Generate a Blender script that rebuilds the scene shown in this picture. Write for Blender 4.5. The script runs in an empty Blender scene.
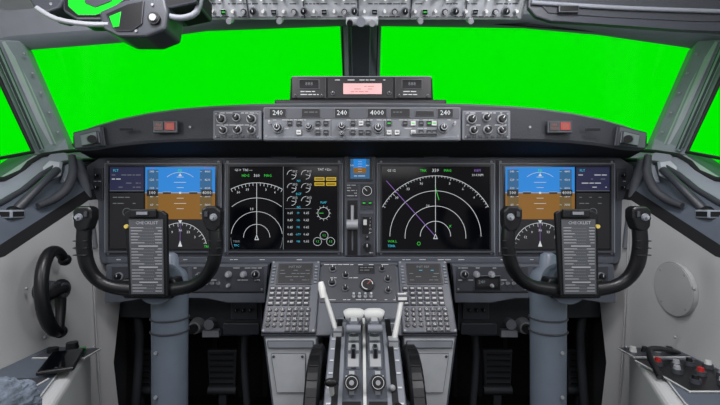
import bpy, bmesh, math, random
from mathutils import Vector, Matrix
random.seed(7)
scene = bpy.context.scene
scene.view_settings.view_transform = 'Standard'
scene.view_settings.look = 'None'

# ------------------------------------------------------------ materials
def lin(c):
    c = c / 255.0
    return c / 12.92 if c <= 0.04045 else ((c + 0.055) / 1.055) ** 2.4
def hx(h):
    h = h.lstrip('#')
    return tuple(lin(int(h[i:i + 2], 16)) for i in (0, 2, 4))
MC = {}
def mat(name, col, rough=0.55, metal=0.0, emit=0.0, noise=0.06, nscale=30, spec=0.4, bump=0.0):
    if name in MC: return MC[name]
    m = bpy.data.materials.new(name); m.use_nodes = True
    nt = m.node_tree; b = nt.nodes['Principled BSDF']
    c = hx(col)
    b.inputs['Roughness'].default_value = rough
    b.inputs['Metallic'].default_value = metal
    b.inputs['Specular IOR Level'].default_value = spec
    if emit > 0:
        b.inputs['Base Color'].default_value = (0.01, 0.01, 0.01, 1)
        b.inputs['Emission Color'].default_value = (*c, 1)
        b.inputs['Emission Strength'].default_value = emit
    else:
        tc = nt.nodes.new('ShaderNodeTexCoord')
        n = nt.nodes.new('ShaderNodeTexNoise'); n.inputs['Scale'].default_value = nscale
        n.inputs['Detail'].default_value = 4
        r = nt.nodes.new('ShaderNodeMixRGB'); r.blend_type = 'MIX'
        r.inputs[1].default_value = (*[max(0, v * (1 - noise * 2)) for v in c], 1)
        r.inputs[2].default_value = (*[min(1, v * (1 + noise * 2)) for v in c], 1)
        nt.links.new(tc.outputs['Object'], n.inputs['Vector'])
        nt.links.new(n.outputs['Fac'], r.inputs[0])
        nt.links.new(r.outputs[0], b.inputs['Base Color'])
        if bump > 0:
            bp = nt.nodes.new('ShaderNodeBump'); bp.inputs['Strength'].default_value = bump
            bp.inputs['Distance'].default_value = 0.004
            nt.links.new(n.outputs['Fac'], bp.inputs['Height'])
            nt.links.new(bp.outputs[0], b.inputs['Normal'])
    MC[name] = m
    return m

PANEL = mat('panel_grey_paint', '#4f535b', 0.4)
PANELD = mat('panel_dark_grey', '#393c42', 0.4)
PANELL = mat('panel_light_grey', '#7b7f86')
OVHD = mat('overhead_light_grey', '#a0a4a8')
MCPG = mat('autopilot_panel_grey', '#6e7176', 0.42)
MCPS = mat('autopilot_panel_inset', '#4c4f54', 0.42)
BEZEL = mat('display_bezel', '#4a4e54', 0.4)
BEZELE = mat('display_bezel_edge', '#8a8e95', 0.4)
SHIELD = mat('glareshield_vinyl', '#34373c', 0.6, bump=0.2, nscale=200)
SHIELDL = mat('glareshield_rim', '#5b5f65', 0.45)
BLACK = mat('black_plastic', '#121315', 0.35)
BLACKM = mat('black_matte', '#141518', 0.8)
RUB = mat('black_rubber', '#1a1b1e', 0.6)
GLASSB = mat('screen_glass_black', '#05060a', 0.12, spec=0.3)
LINING = mat('cabin_lining_grey', '#b4b6b6', 0.65, noise=0.03, nscale=8)
LININGD = mat('cabin_lining_dark_grey', '#999b9b', 0.65)  # darker lining grey for the wall seam and speaker rim
FRAME = mat('window_frame_grey', '#878e96', 0.5, noise=0.04)
FRAMEL = mat('window_frame_light', '#b0b6bc', 0.45)
LEDGE = mat('side_ledge_bluegrey', '#545c66', 0.5)
COLUMN = mat('control_column_grey', '#66707c', 0.38)
WHITE = mat('white_paint', '#dededb', 0.4)
OFFW = mat('lever_offwhite', '#c4c6c3', 0.4)
LEVG = mat('lever_housing_grey', '#989b9c', 0.4)
CHROME = mat('brushed_metal', '#b9bcc0', 0.3, metal=0.9)
SILV = mat('silver_paint', '#9a9da1', 0.4, metal=0.2)
RED = mat('red_plastic', '#a3201c', 0.4)
ORANGE = mat('amber_lens', '#c8502c', 0.4, emit=0.5)
PINK = mat('label_pinkwhite', '#d9a7a6', 0.5)
LEGG = mat('pedestal_light_grey', '#aeb2b5', 0.5)
CARD = mat('checklist_card_grey', '#484b4f', 0.55)
CARPET = mat('carpet_dark', '#1c1d20', 0.95, noise=0.3, nscale=200)
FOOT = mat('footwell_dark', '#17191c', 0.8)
FOOTM = mat('footwell_metal_grey', '#2d3035', 0.6)
LABEL = mat('label_white_ink', '#c9cbcc', 0.6)
INK = mat('checklist_grey_ink', '#a9acae', 0.6)
FUR = mat('seat_sheepskin_bluegrey', '#626a77', 0.95, noise=0.35, nscale=90, bump=1.0)
E_W = mat('lit_white', '#dfe4e8', emit=0.8)
E_B = mat('lit_sky_blue', '#1f83d6', emit=0.95)
E_BD = mat('lit_tape_blue', '#2b628f', emit=0.9)
E_BR = mat('lit_ground_brown', '#85590f', emit=0.95)
E_BRD = mat('lit_tape_brown', '#6a5326', emit=0.9)
E_G = mat('lit_green', '#2fe03a', emit=0.85)
E_C = mat('lit_cyan', '#35c8e6', emit=0.85)
E_M = mat('lit_magenta', '#8f66c0', emit=0.8)
E_Y = mat('lit_yellow', '#cfac22', emit=0.85)
E_GR = mat('lit_grey', '#7f868c', emit=0.7)
E_NV = mat('lit_navy', '#1c1e42', emit=0.9)
E_DK = mat('lit_dark', '#0a0c11', emit=0.8)
E_LCD = mat('lit_lcd_digits', '#e9eef2', emit=1.0)

# ------------------------------------------------------------ frames
FPX = 400.0
def M(px, py, d):
    """world point measured at distance d in front of the camera"""
    return Vector(((px - 360) * d / FPX, d, (202.5 - py) * d / FPX))
def F(d):
    s = d / FPX
    return Matrix(((s, 0, 0, -360 * s), (0, 0, -s, d), (0, -s, 0, 202.5 * s), (0, 0, 0, 1)))
def FR(O, U, V, N):
    return Matrix(((U[0], V[0], N[0], O[0]), (U[1], V[1], N[1], O[1]), (U[2], V[2], N[2], O[2]), (0, 0, 0, 1)))

TXT = {}
def text_geo(s):
    if s in TXT: return TXT[s]
    cu = bpy.data.curves.new('t', 'FONT'); cu.body = s; cu.size = 1.15; cu.resolution_u = 1
    cu.align_x = 'CENTER'; cu.align_y = 'CENTER'
    ob = bpy.data.objects.new('t', cu); scene.collection.objects.link(ob)
    dg = bpy.context.evaluated_depsgraph_get()
    me = ob.evaluated_get(dg).to_mesh()
    g = ([tuple(v.co) for v in me.vertices], [tuple(p.vertices) for p in me.polygons])
    ob.evaluated_get(dg).to_mesh_clear()
    bpy.data.objects.remove(ob); bpy.data.curves.remove(cu)
    TXT[s] = g
    return g

class B:
    def __init__(s, name):
        s.name = name; s.bm = bmesh.new(); s.mats = []; s.done_ = False
    def mi(s, m):
        if m not in s.mats: s.mats.append(m)
        return s.mats.index(m)
    def mesh(s, vs, fs, m, Fm=None, smooth=False):
        bv = [s.bm.verts.new((Fm @ Vector(v)) if Fm is not None else v) for v in vs]
        k = s.mi(m); out = []
        for f in fs:
            try:
                fc = s.bm.faces.new([bv[i] for i in f])
            except ValueError:
                continue
            fc.material_index = k; fc.smooth = smooth; out.append(fc)
        return bv, out
    def _bev(s, faces, off, seg=2):
        es = list({e for f in faces for e in f.edges})
        bmesh.ops.bevel(s.bm, geom=es, offset=off, segments=seg, profile=0.5, affect='EDGES', clamp_overlap=True)
    def box(s, Fm, x0, y0, x1, y1, z0, z1, m, bev=0, seg=2):
        vs = [(x0, y0, z0), (x1, y0, z0), (x1, y1, z0), (x0, y1, z0), (x0, y0, z1), (x1, y0, z1), (x1, y1, z1), (x0, y1, z1)]
        fs = [(0, 1, 2, 3), (7, 6, 5, 4), (0, 4, 5, 1), (1, 5, 6, 2), (2, 6, 7, 3), (3, 7, 4, 0)]
        _, o = s.mesh(vs, fs, m, Fm)
        if bev: s._bev(o, bev * (Fm.to_3x3().col[0].length if Fm is not None else 1), seg)
    def prism(s, Fm, pts, z0, z1, m, bev=0, seg=2):
        n = len(pts)
        vs = [(p[0], p[1], z0) for p in pts] + [(p[0], p[1], z1) for p in pts]
        fs = [tuple(range(n)), tuple(range(2 * n - 1, n - 1, -1))] + [(i, (i + 1) % n, n + (i + 1) % n, n + i) for i in range(n)]
        _, o = s.mesh(vs, fs, m, Fm)
        if bev: s._bev(o, bev * (Fm.to_3x3().col[0].length if Fm is not None else 1), seg)
    def slab(s, pts, ext, m, bev=0, seg=2):
        n = len(pts); ext = Vector(ext)
        vs = [Vector(p) for p in pts] + [Vector(p) + ext for p in pts]
        fs = [tuple(range(n)), tuple(range(2 * n - 1, n - 1, -1))] + [(i, (i + 1) % n, n + (i + 1) % n, n + i) for i in range(n)]
        _, o = s.mesh(vs, fs, m)
        if bev: s._bev(o, bev, seg)
    def cyl(s, Fm, cx, cy, r, z0, z1, m, n=20, r2=None, mcap=None):
        if r2 is None: r2 = r
        vs = []
        for z, rr in ((z0, r), (z1, r2)):
            for i in range(n):
                a = 2 * math.pi * i / n
                vs.append((cx + rr * math.cos(a), cy + rr * math.sin(a), z))
        bv, o = s.mesh(vs, [(i, (i + 1) % n, n + (i + 1) % n, n + i) for i in range(n)], m, Fm, True)
        k = s.mi(mcap or m)
        for ring in (bv[:n], bv[n:]):
            f = s.bm.faces.new(ring); f.material_index = k
            for e in f.edges: e.smooth = False
    def ring(s, Fm, cx, cy, r0, r1, z, m, a0=0, a1=360, n=40):
        if m.name.startswith('lit_') and r1 - r0 < 1:
            c_ = (r0 + r1) / 2; h_ = (r1 - r0) * .29; r0, r1 = c_ - h_, c_ + h_
        vs = []
        for i in range(n + 1):
            a = math.radians(a0 + (a1 - a0) * i / n)
            for r in (r0, r1): vs.append((cx + r * math.cos(a), cy - r * math.sin(a), z))
        s.mesh(vs, [(2 * i, 2 * i + 1, 2 * i + 3, 2 * i + 2) for i in range(n)], m, Fm)
    def disc(s, Fm, cx, cy, r, z, m, n=24):
        s.mesh([(cx + r * math.cos(6.28318 * i / n), cy + r * math.sin(6.28318 * i / n), z) for i in range(n)], [tuple(range(n))], m, Fm)
    def quad(s, Fm, x0, y0, x1, y1, z, m):
        s.mesh([(x0, y0, z), (x1, y0, z), (x1, y1, z), (x0, y1, z)], [(0, 1, 2, 3)], m, Fm)
    def poly(s, Fm, pts, z, m):
        s.mesh([(p[0], p[1], z) for p in pts], [tuple(range(len(pts)))], m, Fm)
    def line(s, Fm, x0, y0, x1, y1, w, z, m):
        if m.name.startswith('lit_') and w < 1: w *= .66
        d = Vector((x1 - x0, y1 - y0)); L = d.length
        if L == 0: return
        n = Vector((-d.y, d.x)) / L * w / 2
        s.mesh([(x0 + n.x, y0 + n.y, z), (x1 + n.x, y1 + n.y, z), (x1 - n.x, y1 - n.y, z), (x0 - n.x, y0 - n.y, z)], [(0, 1, 2, 3)], m, Fm)
    def text(s, Fm, st, x, y, size, z, m):
        vs, fs = text_geo(st)
        s.mesh([(x + v[0] * size, y - v[1] * size, z) for v in vs], fs, m, Fm)
    def dashes(s, Fm, x0, y0, x1, y1, step, h, z, m, fill=0.75):
        y = y0
        while y <= y1:
            x = x0
            while x < x1 - 1:
                L = random.uniform(2, 7)
                e = min(x + L, x1)
                if random.random() < fill: s.quad(Fm, x, y, e, y + h * .85, z, m)
                x = e + 1.0
            y += step
    def loft(s, rows, m, smooth=True, closed=False):
        nr, nc = len(rows), len(rows[0])
        vs = [v for r in rows for v in r]
        fs = []
        for i in range(nr - 1):
            for j in range(nc - (0 if closed else 1)):
                k = (j + 1) % nc
                fs.append((i * nc + j, i * nc + k, (i + 1) * nc + k, (i + 1) * nc + j))
        return s.mesh(vs, fs, m, None, smooth)
    def tube(s, pts, rad, m, n=12, smooth=3, flat=1.0):
        P = [Vector(p) for p in pts]
        R = list(rad) if isinstance(rad, (list, tuple)) else [rad] * len(P)
        if smooth > 1 and len(P) > 2:
            Q, RR = [], []
            for i in range(len(P) - 1):
                p0 = P[max(i - 1, 0)]; p1 = P[i]; p2 = P[i + 1]; p3 = P[min(i + 2, len(P) - 1)]
                for k in range(smooth):
                    t = k / smooth
                    Q.append(0.5 * ((2 * p1) + (p2 - p0) * t + (2 * p0 - 5 * p1 + 4 * p2 - p3) * t * t + (3 * p1 - p0 - 3 * p2 + p3) * t ** 3))
                    RR.append(R[i] * (1 - t) + R[i + 1] * t)
            Q.append(P[-1]); RR.append(R[-1]); P, R = Q, RR
        rows = []; T = (P[1] - P[0]).normalized()
        up = Vector((0, 1, 0)) if abs(T.y) < 0.9 else Vector((1, 0, 0))
        nx = T.cross(up).normalized()
        for i, p in enumerate(P):
            T = (P[min(i + 1, len(P) - 1)] - P[max(i - 1, 0)]).normalized()
            nx = (nx - T * nx.dot(T)).normalized(); ny = T.cross(nx)
            rows.append([p + (nx * math.cos(6.28318 * k / n) + ny * flat * math.sin(6.28318 * k / n)) * R[i] for k in range(n)])
        bv, _ = s.loft(rows, m, True, True)
        k = s.mi(m)
        for rg in (bv[:n], bv[-n:]):
            f = s.bm.faces.new(rg); f.material_index = k
            for e in f.edges: e.smooth = False
    def ball(s, c, r, m, sc=(1, 1, 1), seg=14):
        mt = Matrix.Translation(c) @ Matrix.Diagonal((sc[0] * r, sc[1] * r, sc[2] * r, 1))
        g = bmesh.ops.create_uvsphere(s.bm, u_segments=seg, v_segments=seg // 2 + 2, radius=1, matrix=mt)
        k = s.mi(m)
        for f in {f for v in g['verts'] for f in v.link_faces}: f.material_index = k; f.smooth = True
    def done(s, parent=None, recalc=True):
        if recalc: bmesh.ops.recalc_face_normals(s.bm, faces=s.bm.faces[:])
        me = bpy.data.meshes.new(s.name)
        vs = [v.co for v in s.bm.verts]
        c = Vector((sum(v.x for v in vs), sum(v.y for v in vs), sum(v.z for v in vs))) / max(1, len(vs))
        bmesh.ops.translate(s.bm, verts=s.bm.verts[:], vec=-c)
        s.bm.to_mesh(me); s.bm.free()
        for m in s.mats: me.materials.append(m)
        ob = bpy.data.objects.new(s.name, me); ob.location = c
        scene.collection.objects.link(ob)
        if parent:
            ob.parent = parent
        return ob

def knob(b, Fm, x, y, r, h=4, skirt=PANELD, cap=BLACK, ang=90, mark=LABEL, z=0):
    b.cyl(Fm, x, y, r, z, z + h * 0.35, skirt, 18)
    b.cyl(Fm, x, y, r * 0.78, z + h * 0.35, z + h, cap, 16, r * 0.66)
    a = math.radians(ang)
    b.line(Fm, x, y, x + r * 0.62 * math.cos(a), y - r * 0.62 * math.sin(a), max(0.5, r * 0.18), z + h + 0.08, mark)
def button(b, Fm, x, y, w, h, m=BLACK, lit=None, z=0, t=1.6):
    b.box(Fm, x - w / 2, y - h / 2, x + w / 2, y + h / 2, z, z + t, m, 0.3, 1)
    if lit: b.quad(Fm, x - w * 0.3, y - h * 0.12, x + w * 0.3, y + h * 0.12, z + t + 0.06, lit)
def screw(b, Fm, x, y, r=1.1, z=0):
    b.cyl(Fm, x, y, r, z, z + 0.5, SILV, 10)
    b.line(Fm, x - r * 0.7, y, x + r * 0.7, y, 0.35, z + 0.56, BLACK)
def toggle(b, Fm, x, y, z=0, up=True, m=CHROME, s=1.0):
    b.cyl(Fm, x, y, 1.7 * s, z, z + 1, SILV, 12)
    b.cyl(Fm, x, y + (-1 if up else 1) * s, 0.8 * s, z + 1, z + 5 * s, m, 10, 1.1 * s)

# ------------------------------------------------------------ green screen backdrop
gm = bpy.data.materials.new('chroma_green_backdrop'); gm.use_nodes = True
nt = gm.node_tree; nt.nodes.clear()
o = nt.nodes.new('ShaderNodeOutputMaterial'); e = nt.nodes.new('ShaderNodeEmission')
tc = nt.nodes.new('ShaderNodeTexCoord'); nz = nt.nodes.new('ShaderNodeTexNoise'); nz.inputs['Scale'].default_value = 0.2
mx = nt.nodes.new('ShaderNodeMixRGB')
mx.inputs[1].default_value = (0.0003, 0.83, 0.0003, 1); mx.inputs[2].default_value = (0.0005, 0.87, 0.0005, 1)
nt.links.new(tc.outputs['Object'], nz.inputs[0]); nt.links.new(nz.outputs['Fac'], mx.inputs[0])
nt.links.new(mx.outputs[0], e.inputs[0]); nt.links.new(e.outputs[0], o.inputs[0])
b = B('green_screen_backdrop')
rows = []
for z in (-0.4, 2.6):
    rows.append([Vector((3.4 * math.cos(math.radians(a)), 0.6 + 3.2 * math.sin(math.radians(a)), z)) for a in range(0, 181, 9)])
b.loft(rows, gm); b.done()

# ------------------------------------------------------------ room shell
b = B('floor')
b.box(None, -1.05, -0.6, 1.05, 2.0, -0.9, -0.86, CARPET); b.done()
b = B('ceiling')
zc = [(1.2, 0.585), (1.0, 0.63), (0.6, 0.70), (0.1, 0.74), (-0.3, 0.74)]
b.loft([[Vector((x, y, z - 0.10 * (abs(x) / 1.0) ** 2)) for x in (-1.0, -0.7, -0.4, 0, 0.4, 0.7, 1.0)] for y, z in zc], LINING)
b.done()
def side_wall(sg, name):
    b = B(name)
    sill = [(-.3, 1.0, -.04), (.3, 1.0, -.02), (.7, 1.0, 0.01), (1.056, .955, .063), (1.17, .955, .137), (1.4, .92, .19)]
    sil2 = [(-.3, .96, -.04), (.3, .96, -.02), (.7, .95, 0.01), (1.03, .915, .055), (1.15, .915, .13), (1.38, .88, .18)]
    ledge = [(-.3, .9, -.07), (.3, .88, -.06), (.7, .86, -.045), (.944, .85, -.006), (1.133, .85, .106), (1.35, .83, .14)]
    ltop = [(-.3, .83, -.15), (.3, .82, -.14), (.7, .81, -.12), (.889, .80, -.094), (1.164, .80, .036), (1.35, .78, .06)]
    l2 = [(-.3, .82, -.175), (.3, .81, -.165), (.7, .80, -.145), (.889, .79, -.12), (1.164, .79, .006), (1.35, .77, .025)]
    lm = [(-.3, .79, -.5), (.3, .79, -.5), (.7, .785, -.5), (.889, .78, -.5), (1.164, .775, -.5), (1.25, .77, -.5)]
    lb = [(-.3, .74, -.86), (.3, .74, -.86), (.7, .74, -.86), (.889, .74, -.86), (1.164, .735, -.86), (1.25, .73, -.86)]
    W = lambda L: [Vector((sg * x, y, z)) for y, x, z in L]
    b.loft([W(sill), W(sil2)], FRAMEL)
    b.loft([W(sil2), W(ledge)], FRAME)
    b.loft([W(ledge), W(ltop)], LEDGE)
    b.loft([W(ltop), W(l2)], BLACKM)
    b.loft([W(l2), W(lm), W(lb)], LINING)
    out = [(y, x + .06, z) for y, x, z in sill]
    outb = [(y, 1.06, -.86) for y, x, z in sill]
    b.loft([W(sill), W(out), W(outb)], LEDGE)
    b.tube([v + Vector((0, 0, .006)) for v in W(sil2)], 0.006, RUB, 8)
    b.tube([v + Vector((0, 0, .004)) for v in W(ledge)], 0.007, PANELD, 8)
    for y, x, z in ((.93, .776, -.20), (1.10, .776, -.12), (1.16, .772, -.42), (.98, .772, -.33)):
        b.ball(Vector((sg * x, y, z)), .004, SILV, seg=8)
    b.tube([Vector((sg * .786, 1.165, .0)), Vector((sg * .776, 1.17, -.3)), Vector((sg * .76, 1.175, -.62))], .0025, LININGD, 6)
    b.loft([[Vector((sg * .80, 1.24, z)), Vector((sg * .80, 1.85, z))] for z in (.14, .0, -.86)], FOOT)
    b.slab([Vector((sg * .80, 1.22, -.02)), Vector((sg * .98, 1.22, -.02)), Vector((sg * .98, 1.34, .17)), Vector((sg * .80, 1.34, .13))], (0, .03, 0), SHIELD, .004)
    return b.done()
side_wall(-1, 'wall_left'); side_wall(1, 'wall_right')
b = B('wall_front')
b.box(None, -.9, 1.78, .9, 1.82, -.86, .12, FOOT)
for sx in (-1, 1):
    for k in range(5):
        x = sx * (.2 + k * .11)
        b.box(None, x - .012, 1.765, x + .012, 1.782, -.86, .1, FOOTM, .003)
b.done()
b = B('trim_5')  # hidden deck added to keep backdrop green out of the footwell
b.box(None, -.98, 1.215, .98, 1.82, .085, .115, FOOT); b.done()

# ------------------------------------------------------------ window frames & glass
glass = bpy.data.materials.new('windshield_glass'); glass.use_nodes = True
nt = glass.node_tree; nt.nodes.clear()
o = nt.nodes.new('ShaderNodeOutputMaterial'); mxs = nt.nodes.new('ShaderNodeMixShader')
tr = nt.nodes.new('ShaderNodeBsdfTransparent'); gl = nt.nodes.new('ShaderNodeBsdfGlossy'); gl.inputs['Roughness'].default_value = 0.02
mxs.inputs[0].default_value = 0.01
nt.links.new(tr.outputs[0], mxs.inputs[1]); nt.links.new(gl.outputs[0], mxs.inputs[2]); nt.links.new(mxs.outputs[0], o.inputs[0])
def mir(p, sg):
    return p if sg < 0 else (720 - p[0], p[1], p[2])
for i, sg in enumerate((-1, 1)):
    b = B('window_%d' % (i + 1))
    pts = [M(*mir(p, sg)) for p in ((18, 38, 1.16), (342, 14, 1.24), (344, 112, 1.5), (66, 146, 1.36))]
    b.mesh([p for p in pts], [(0, 1, 2, 3)], glass)
    b.tube(pts + [pts[0]], 0.006, RUB, 8, smooth=1)
    b.done()
    b = B('window_%d' % (i + 3))
    pts = [M(*mir(p, sg)) for p in ((-16, 46, 1.04), (33, 152, 1.19))] + [Vector((sg * .99, .7, .01)), Vector((sg * .92, .6, .46))]
    b.mesh(pts, [(0, 1, 2, 3)], glass)
    b.tube(pts + [pts[0]], 0.006, RUB, 8, smooth=1)
    b.done()
    b = B('trim_%d' % (i + 1))
    q = lambda *p: M(*mir(p, sg))
    b.slab([q(22, 40, 1.12), q(66, 139, 1.3), q(72, 160, 1.28), q(36, 168, 1.2), q(32, 150, 1.2), q(-20, 38, 1.04)], (sg * .03, .07, 0), FRAME, .006)
    b.slab([q(13, 42, 1.11), q(58, 146, 1.27), q(51, 148, 1.26), q(5, 44, 1.09)], (0, -.015, .002), FRAMEL, .003)
    b.slab([q(1, 46, 1.07), q(46, 150, 1.22), q(42, 152, 1.21), q(-4, 48, 1.06)], (0, -.012, 0), PANELD, .003)
    for t in (0.1, .3, .5, .7, .9):
        p = q(20 + 42 * t, 44 + 98 * t, 1.10 + .17 * t)
        b.ball(p, .004, SILV, seg=8)
    b.done()
b = B('trim_3')  # header beam above the windshield
top = [(-60, 60, 1.0), (18, 43, 1.12), (110, 36, 1.15), (200, 24, 1.18), (340, 19, 1.2), (381, 19, 1.2), (530, 21, 1.18), (610, 28, 1.15), (702, 41, 1.12), (780, 60, 1.0)]
r0 = [M(*p) for p in top]
r1 = [p + Vector((0, -.02, .012)) for p in r0]
r2 = [p + Vector((0, -.05, .11)) for p in r0]
r3 = [p + Vector((0, .05, 0)) for p in r0]
b.loft([r3, r0, r1], FRAME); b.loft([r1, r2], PANELL)
r4 = [p + Vector((0, .05, .12)) for p in r0]
b.loft([r2, r4, r3], FRAME)
b.done()
b = B('trim_4')  # centre post
b.slab([M(339, 6, 1.27), M(382, 6, 1.27), M(379, 112, 1.46), M(344, 112, 1.46)], (0, .06, 0), FRAME, .006)
b.slab([M(350, 8, 1.262), M(371, 8, 1.262), M(369, 110, 1.452), M(353, 110, 1.452)], (0, -.014, 0), PANEL, .003)
b.slab([M(339, 12, 1.24), M(382, 12, 1.24), M(380, 26, 1.25), M(341, 26, 1.25)], (0, -.02, 0), FRAMEL, .004)
b.slab([M(343, 26, 1.28), M(348, 26, 1.28), M(350, 110, 1.45), M(346, 110, 1.45)], (0, -.006, 0), FRAMEL, .002)
b.done()

# ------------------------------------------------------------ glareshield
b = B('glareshield')
st = [(76, 134, 150, 1.12), (84, 130, 151, 1.09), (97, 125, 150, 1.07), (120, 118.5, 146, 1.055), (150, 112.5, 143, 1.045), (180, 108.5, 141.5, 1.04), (211, 106, 141, 1.035), (250, 104, 141, 1.03), (300, 103, 141, 1.03), (360, 102.5, 141, 1.03)]
full = st + [(720 - a, t, bo, d) for a, t, bo, d in reversed(st[:-1])]
def gs(f): return [f(*p) for p in full]
lipt = gs(lambda a, t, bo, d: M(a, t, d))
lipt2 = gs(lambda a, t, bo, d: M(a, t + 3, d) + Vector((0, -.012, 0)))
lipb2 = gs(lambda a, t, bo, d: M(a, bo - 2, d) + Vector((0, -.010, 0)))
lipb = gs(lambda a, t, bo, d: M(a, bo, d))
back = [Vector((p.x * 1.03, 1.5 + (-.2 * (abs(p.x) / .85) ** 2), p.z + .004)) for p in lipt]
lip0 = [p + Vector((0, .02, .004)) for p in lipt]
under = [Vector((p.x * 1.02, 1.2, max(min(.135, p.z), .10))) for p in lipb]
b.loft([back, lip0, lipt], SHIELD)
b.loft([lipt, lipt2], SHIELDL)
b.loft([lipt2, lipb2], SHIELD); b.loft([lipb2, lipb], SHIELDL); b.loft([lipb, under], BLACKM)
b.loft([under, [Vector((p.x, 1.5, .12)) for p in under], back], SHIELD)
for sg in (-1, 1):
    q = lambda x, y, d: M(*mir((x, y, d), sg))
    b.slab([q(76, 133, 1.075), q(104, 126, 1.045), q(107, 147, 1.045), q(78, 150, 1.075)], (0, -.014, 0), SHIELDL, .004)
    b.slab([q(82, 135, 1.058), q(99, 131, 1.03), q(101, 144, 1.03), q(84, 147, 1.058)], (0, -.01, 0), PANELL, .003)
    b.tube([q(91, 139, 1.04), q(92, 139, 1.0)], .010, BLACK, 12)
    Fm = F(1.02)
    x0 = 154 if sg < 0 else 546
    b.box(Fm, x0, 121, x0 + 25, 133.5, 0, 3, PANELD, .8)
    button(b, Fm, x0 + 6.5, 127, 9, 9, BLACK, None, 3, 1)
    button(b, Fm, x0 + 17.5, 127, 10, 8, RED, None, 3, 1)
    b.quad(Fm, x0 + 14.5, 124.5, x0 + 20.5, 129.5, 4.1, ORANGE)
    b.text(Fm, 'FIRE', x0 + 6.5, 125.5, 2.6, 4.2, ORANGE); b.text(Fm, 'WARN', x0 + 6.5, 129, 2.3, 4.2, ORANGE)
    xx = 190 if sg < 0 else 530
    screw(b, F(1.02), xx, 127)
    b.box(Fm, (120 if sg < 0 else 585), 128, (135 if sg < 0 else 600), 131, 0, 1.5, BLACKM, .5)
b.done()

# ------------------------------------------------------------ autopilot mode panel + EFIS
b = B('autopilot_control_panel')
Fm = F(1.0)
b.box(Fm, 263, 107, 461, 140.5, -9, 0, MCPG, 1.4)
b.box(Fm, 264.5, 108, 459.5, 119, 0, .6, MCPS, .3)
b.box(Fm, 268, 136.5, 456, 138, 0, .5, PANELL, .2)
for x, s_, w in ((278, '240', 15), (311, '.50', 17), (342, '240', 13), (377, '4000', 18), (400, '0000', 18), (445, '240', 14)):
    b.box(Fm, x - w / 2 - 1, 108.6, x + w / 2 + 1, 117.6, .2, 1.4, BLACK, .4)
    if s_ != '.50' and s_ != '0000': b.text(Fm, s_, x, 113.2, 6, 1.5, E_LCD)
    else: b.dashes(Fm, x - w / 2 + 2, 112, x + w / 2 - 2, 114, 4, 1, 1.5, E_GR)
for x, y, r in ((278, 128, 5.4), (342, 126.5, 4.8), (342, 134, 3), (378, 128, 5.6), (443, 128, 5.2), (309, 127, 4.2)):
    knob(b, Fm, x, y, r, 7, PANELL, BLACK, 90)
    b.ring(Fm, x, y, r * .45, r * .6, 7.1, SILV, 0, 360, 20)
for x in (290, 299, 318, 326, 353, 361, 368, 389, 397, 405, 413, 421, 429, 434):
    for y in (123.5, 132.5):
        if random.random() < .85: button(b, Fm, x, y, 5.2, 5, BLACK if random.random() < .55 else OFFW, E_G if random.random() < .12 else E_GR)
b.box(Fm, 415, 111, 434, 116.5, 0.6, 1.4, BLACK, .3)
b.box(Fm, 411, 133.5, 437, 136, 0.3, 2.4, BLACK, .4)
toggle(b, Fm, 270, 123, 0); toggle(b, Fm, 454, 124, 0)
b.dashes(Fm, 266, 119.8, 458, 120.5, 3, .7, .65, LABEL, .55); b.dashes(Fm, 285, 128, 440, 129, 3, .6, .1, LABEL, .4)
for x in (266, 458): screw(b, Fm, x, 136)
for x in (331, 384.5, 437): b.line(Fm, x, 120, x, 138, .5, .12, BLACK)
b.done()
for nm, x0 in (('display_control_panel', 213), ('display_control_panel', 462)):
    b = B(nm)
    b.box(Fm, x0, 110.5, x0 + 48.5, 140, -8, .8, MCPG, 1.4)
    b.box(Fm, x0 + 2, 112, x0 + 46, 138.5, .8, 1.4, MCPS, .6)
    for kx, ky, r in ((9, 119.5, 4.8), (24, 118, 4.0), (39, 119.5, 4.8), (11, 130.5, 4.2), (25, 130, 4.4), (39, 130.5, 4.2)):
        knob(b, Fm, x0 + kx, ky, r, 6, SILV, BLACK, random.choice((60, 90, 130)), z=1.2)
    for k in range(7): button(b, Fm, x0 + 6 + k * 6, 136.4, 4.2, 2.6, BLACK, E_GR, 1.2, 1)
    b.dashes(Fm, x0 + 4, 113, x0 + 44, 114, 3, .7, 1.5, LABEL, .6); b.dashes(Fm, x0 + 4, 125, x0 + 44, 126, 3, .7, 1.5, LABEL, .6)
    for sx, sy in ((3.5, 114), (45, 114), (3.5, 137), (45, 137)): screw(b, Fm, x0 + sx, sy, .8, 1.3)
    b.done()

# ------------------------------------------------------------ unit on top of the glareshield
b = B('glareshield_display_unit')
Fm = F(1.06)
b.box(Fm, 275, 100, 446, 106.6, -28, 2, BLACK, 1)
b.prism(Fm, [(291, 79), (294, 76.5), (428, 76.5), (432, 79), (433, 100.5), (290, 100.5)], -22, 2, BLACKM, .8)
b.box(Fm, 292, 78, 326, 99, 2, 3, BLACK, .5); b.box(Fm, 395, 78, 431, 99, 2, 3, BLACK, .5)
b.box(Fm, 328, 78.5, 393, 99, 2, 2.8, BLACK, .5)
b.line(Fm, 292, 77.6, 431, 77.6, .8, 2.9, PANELL)
for x in (300, 402):
    b.box(Fm, x - 1, 80, x + 20, 90, 3, 3.4, PANELD, .3); b.box(Fm, x, 81, x + 19, 89, 3.4, 3.8, GLASSB, .3); b.dashes(Fm, x + 1, 92, x + 19, 96, 3, .9, 3.2, LABEL, .7)
    b.text(Fm, '888', x + 9.5, 85, 4.5, 3.9, E_GR)
b.box(Fm, 343, 84, 382, 95.5, 2.8, 3.6, PINK, 1.2)
b.dashes(Fm, 347, 87, 378, 93, 2.6, 1, 3.7, mat('label_red_ink', '#b87a79'), .5)
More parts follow.
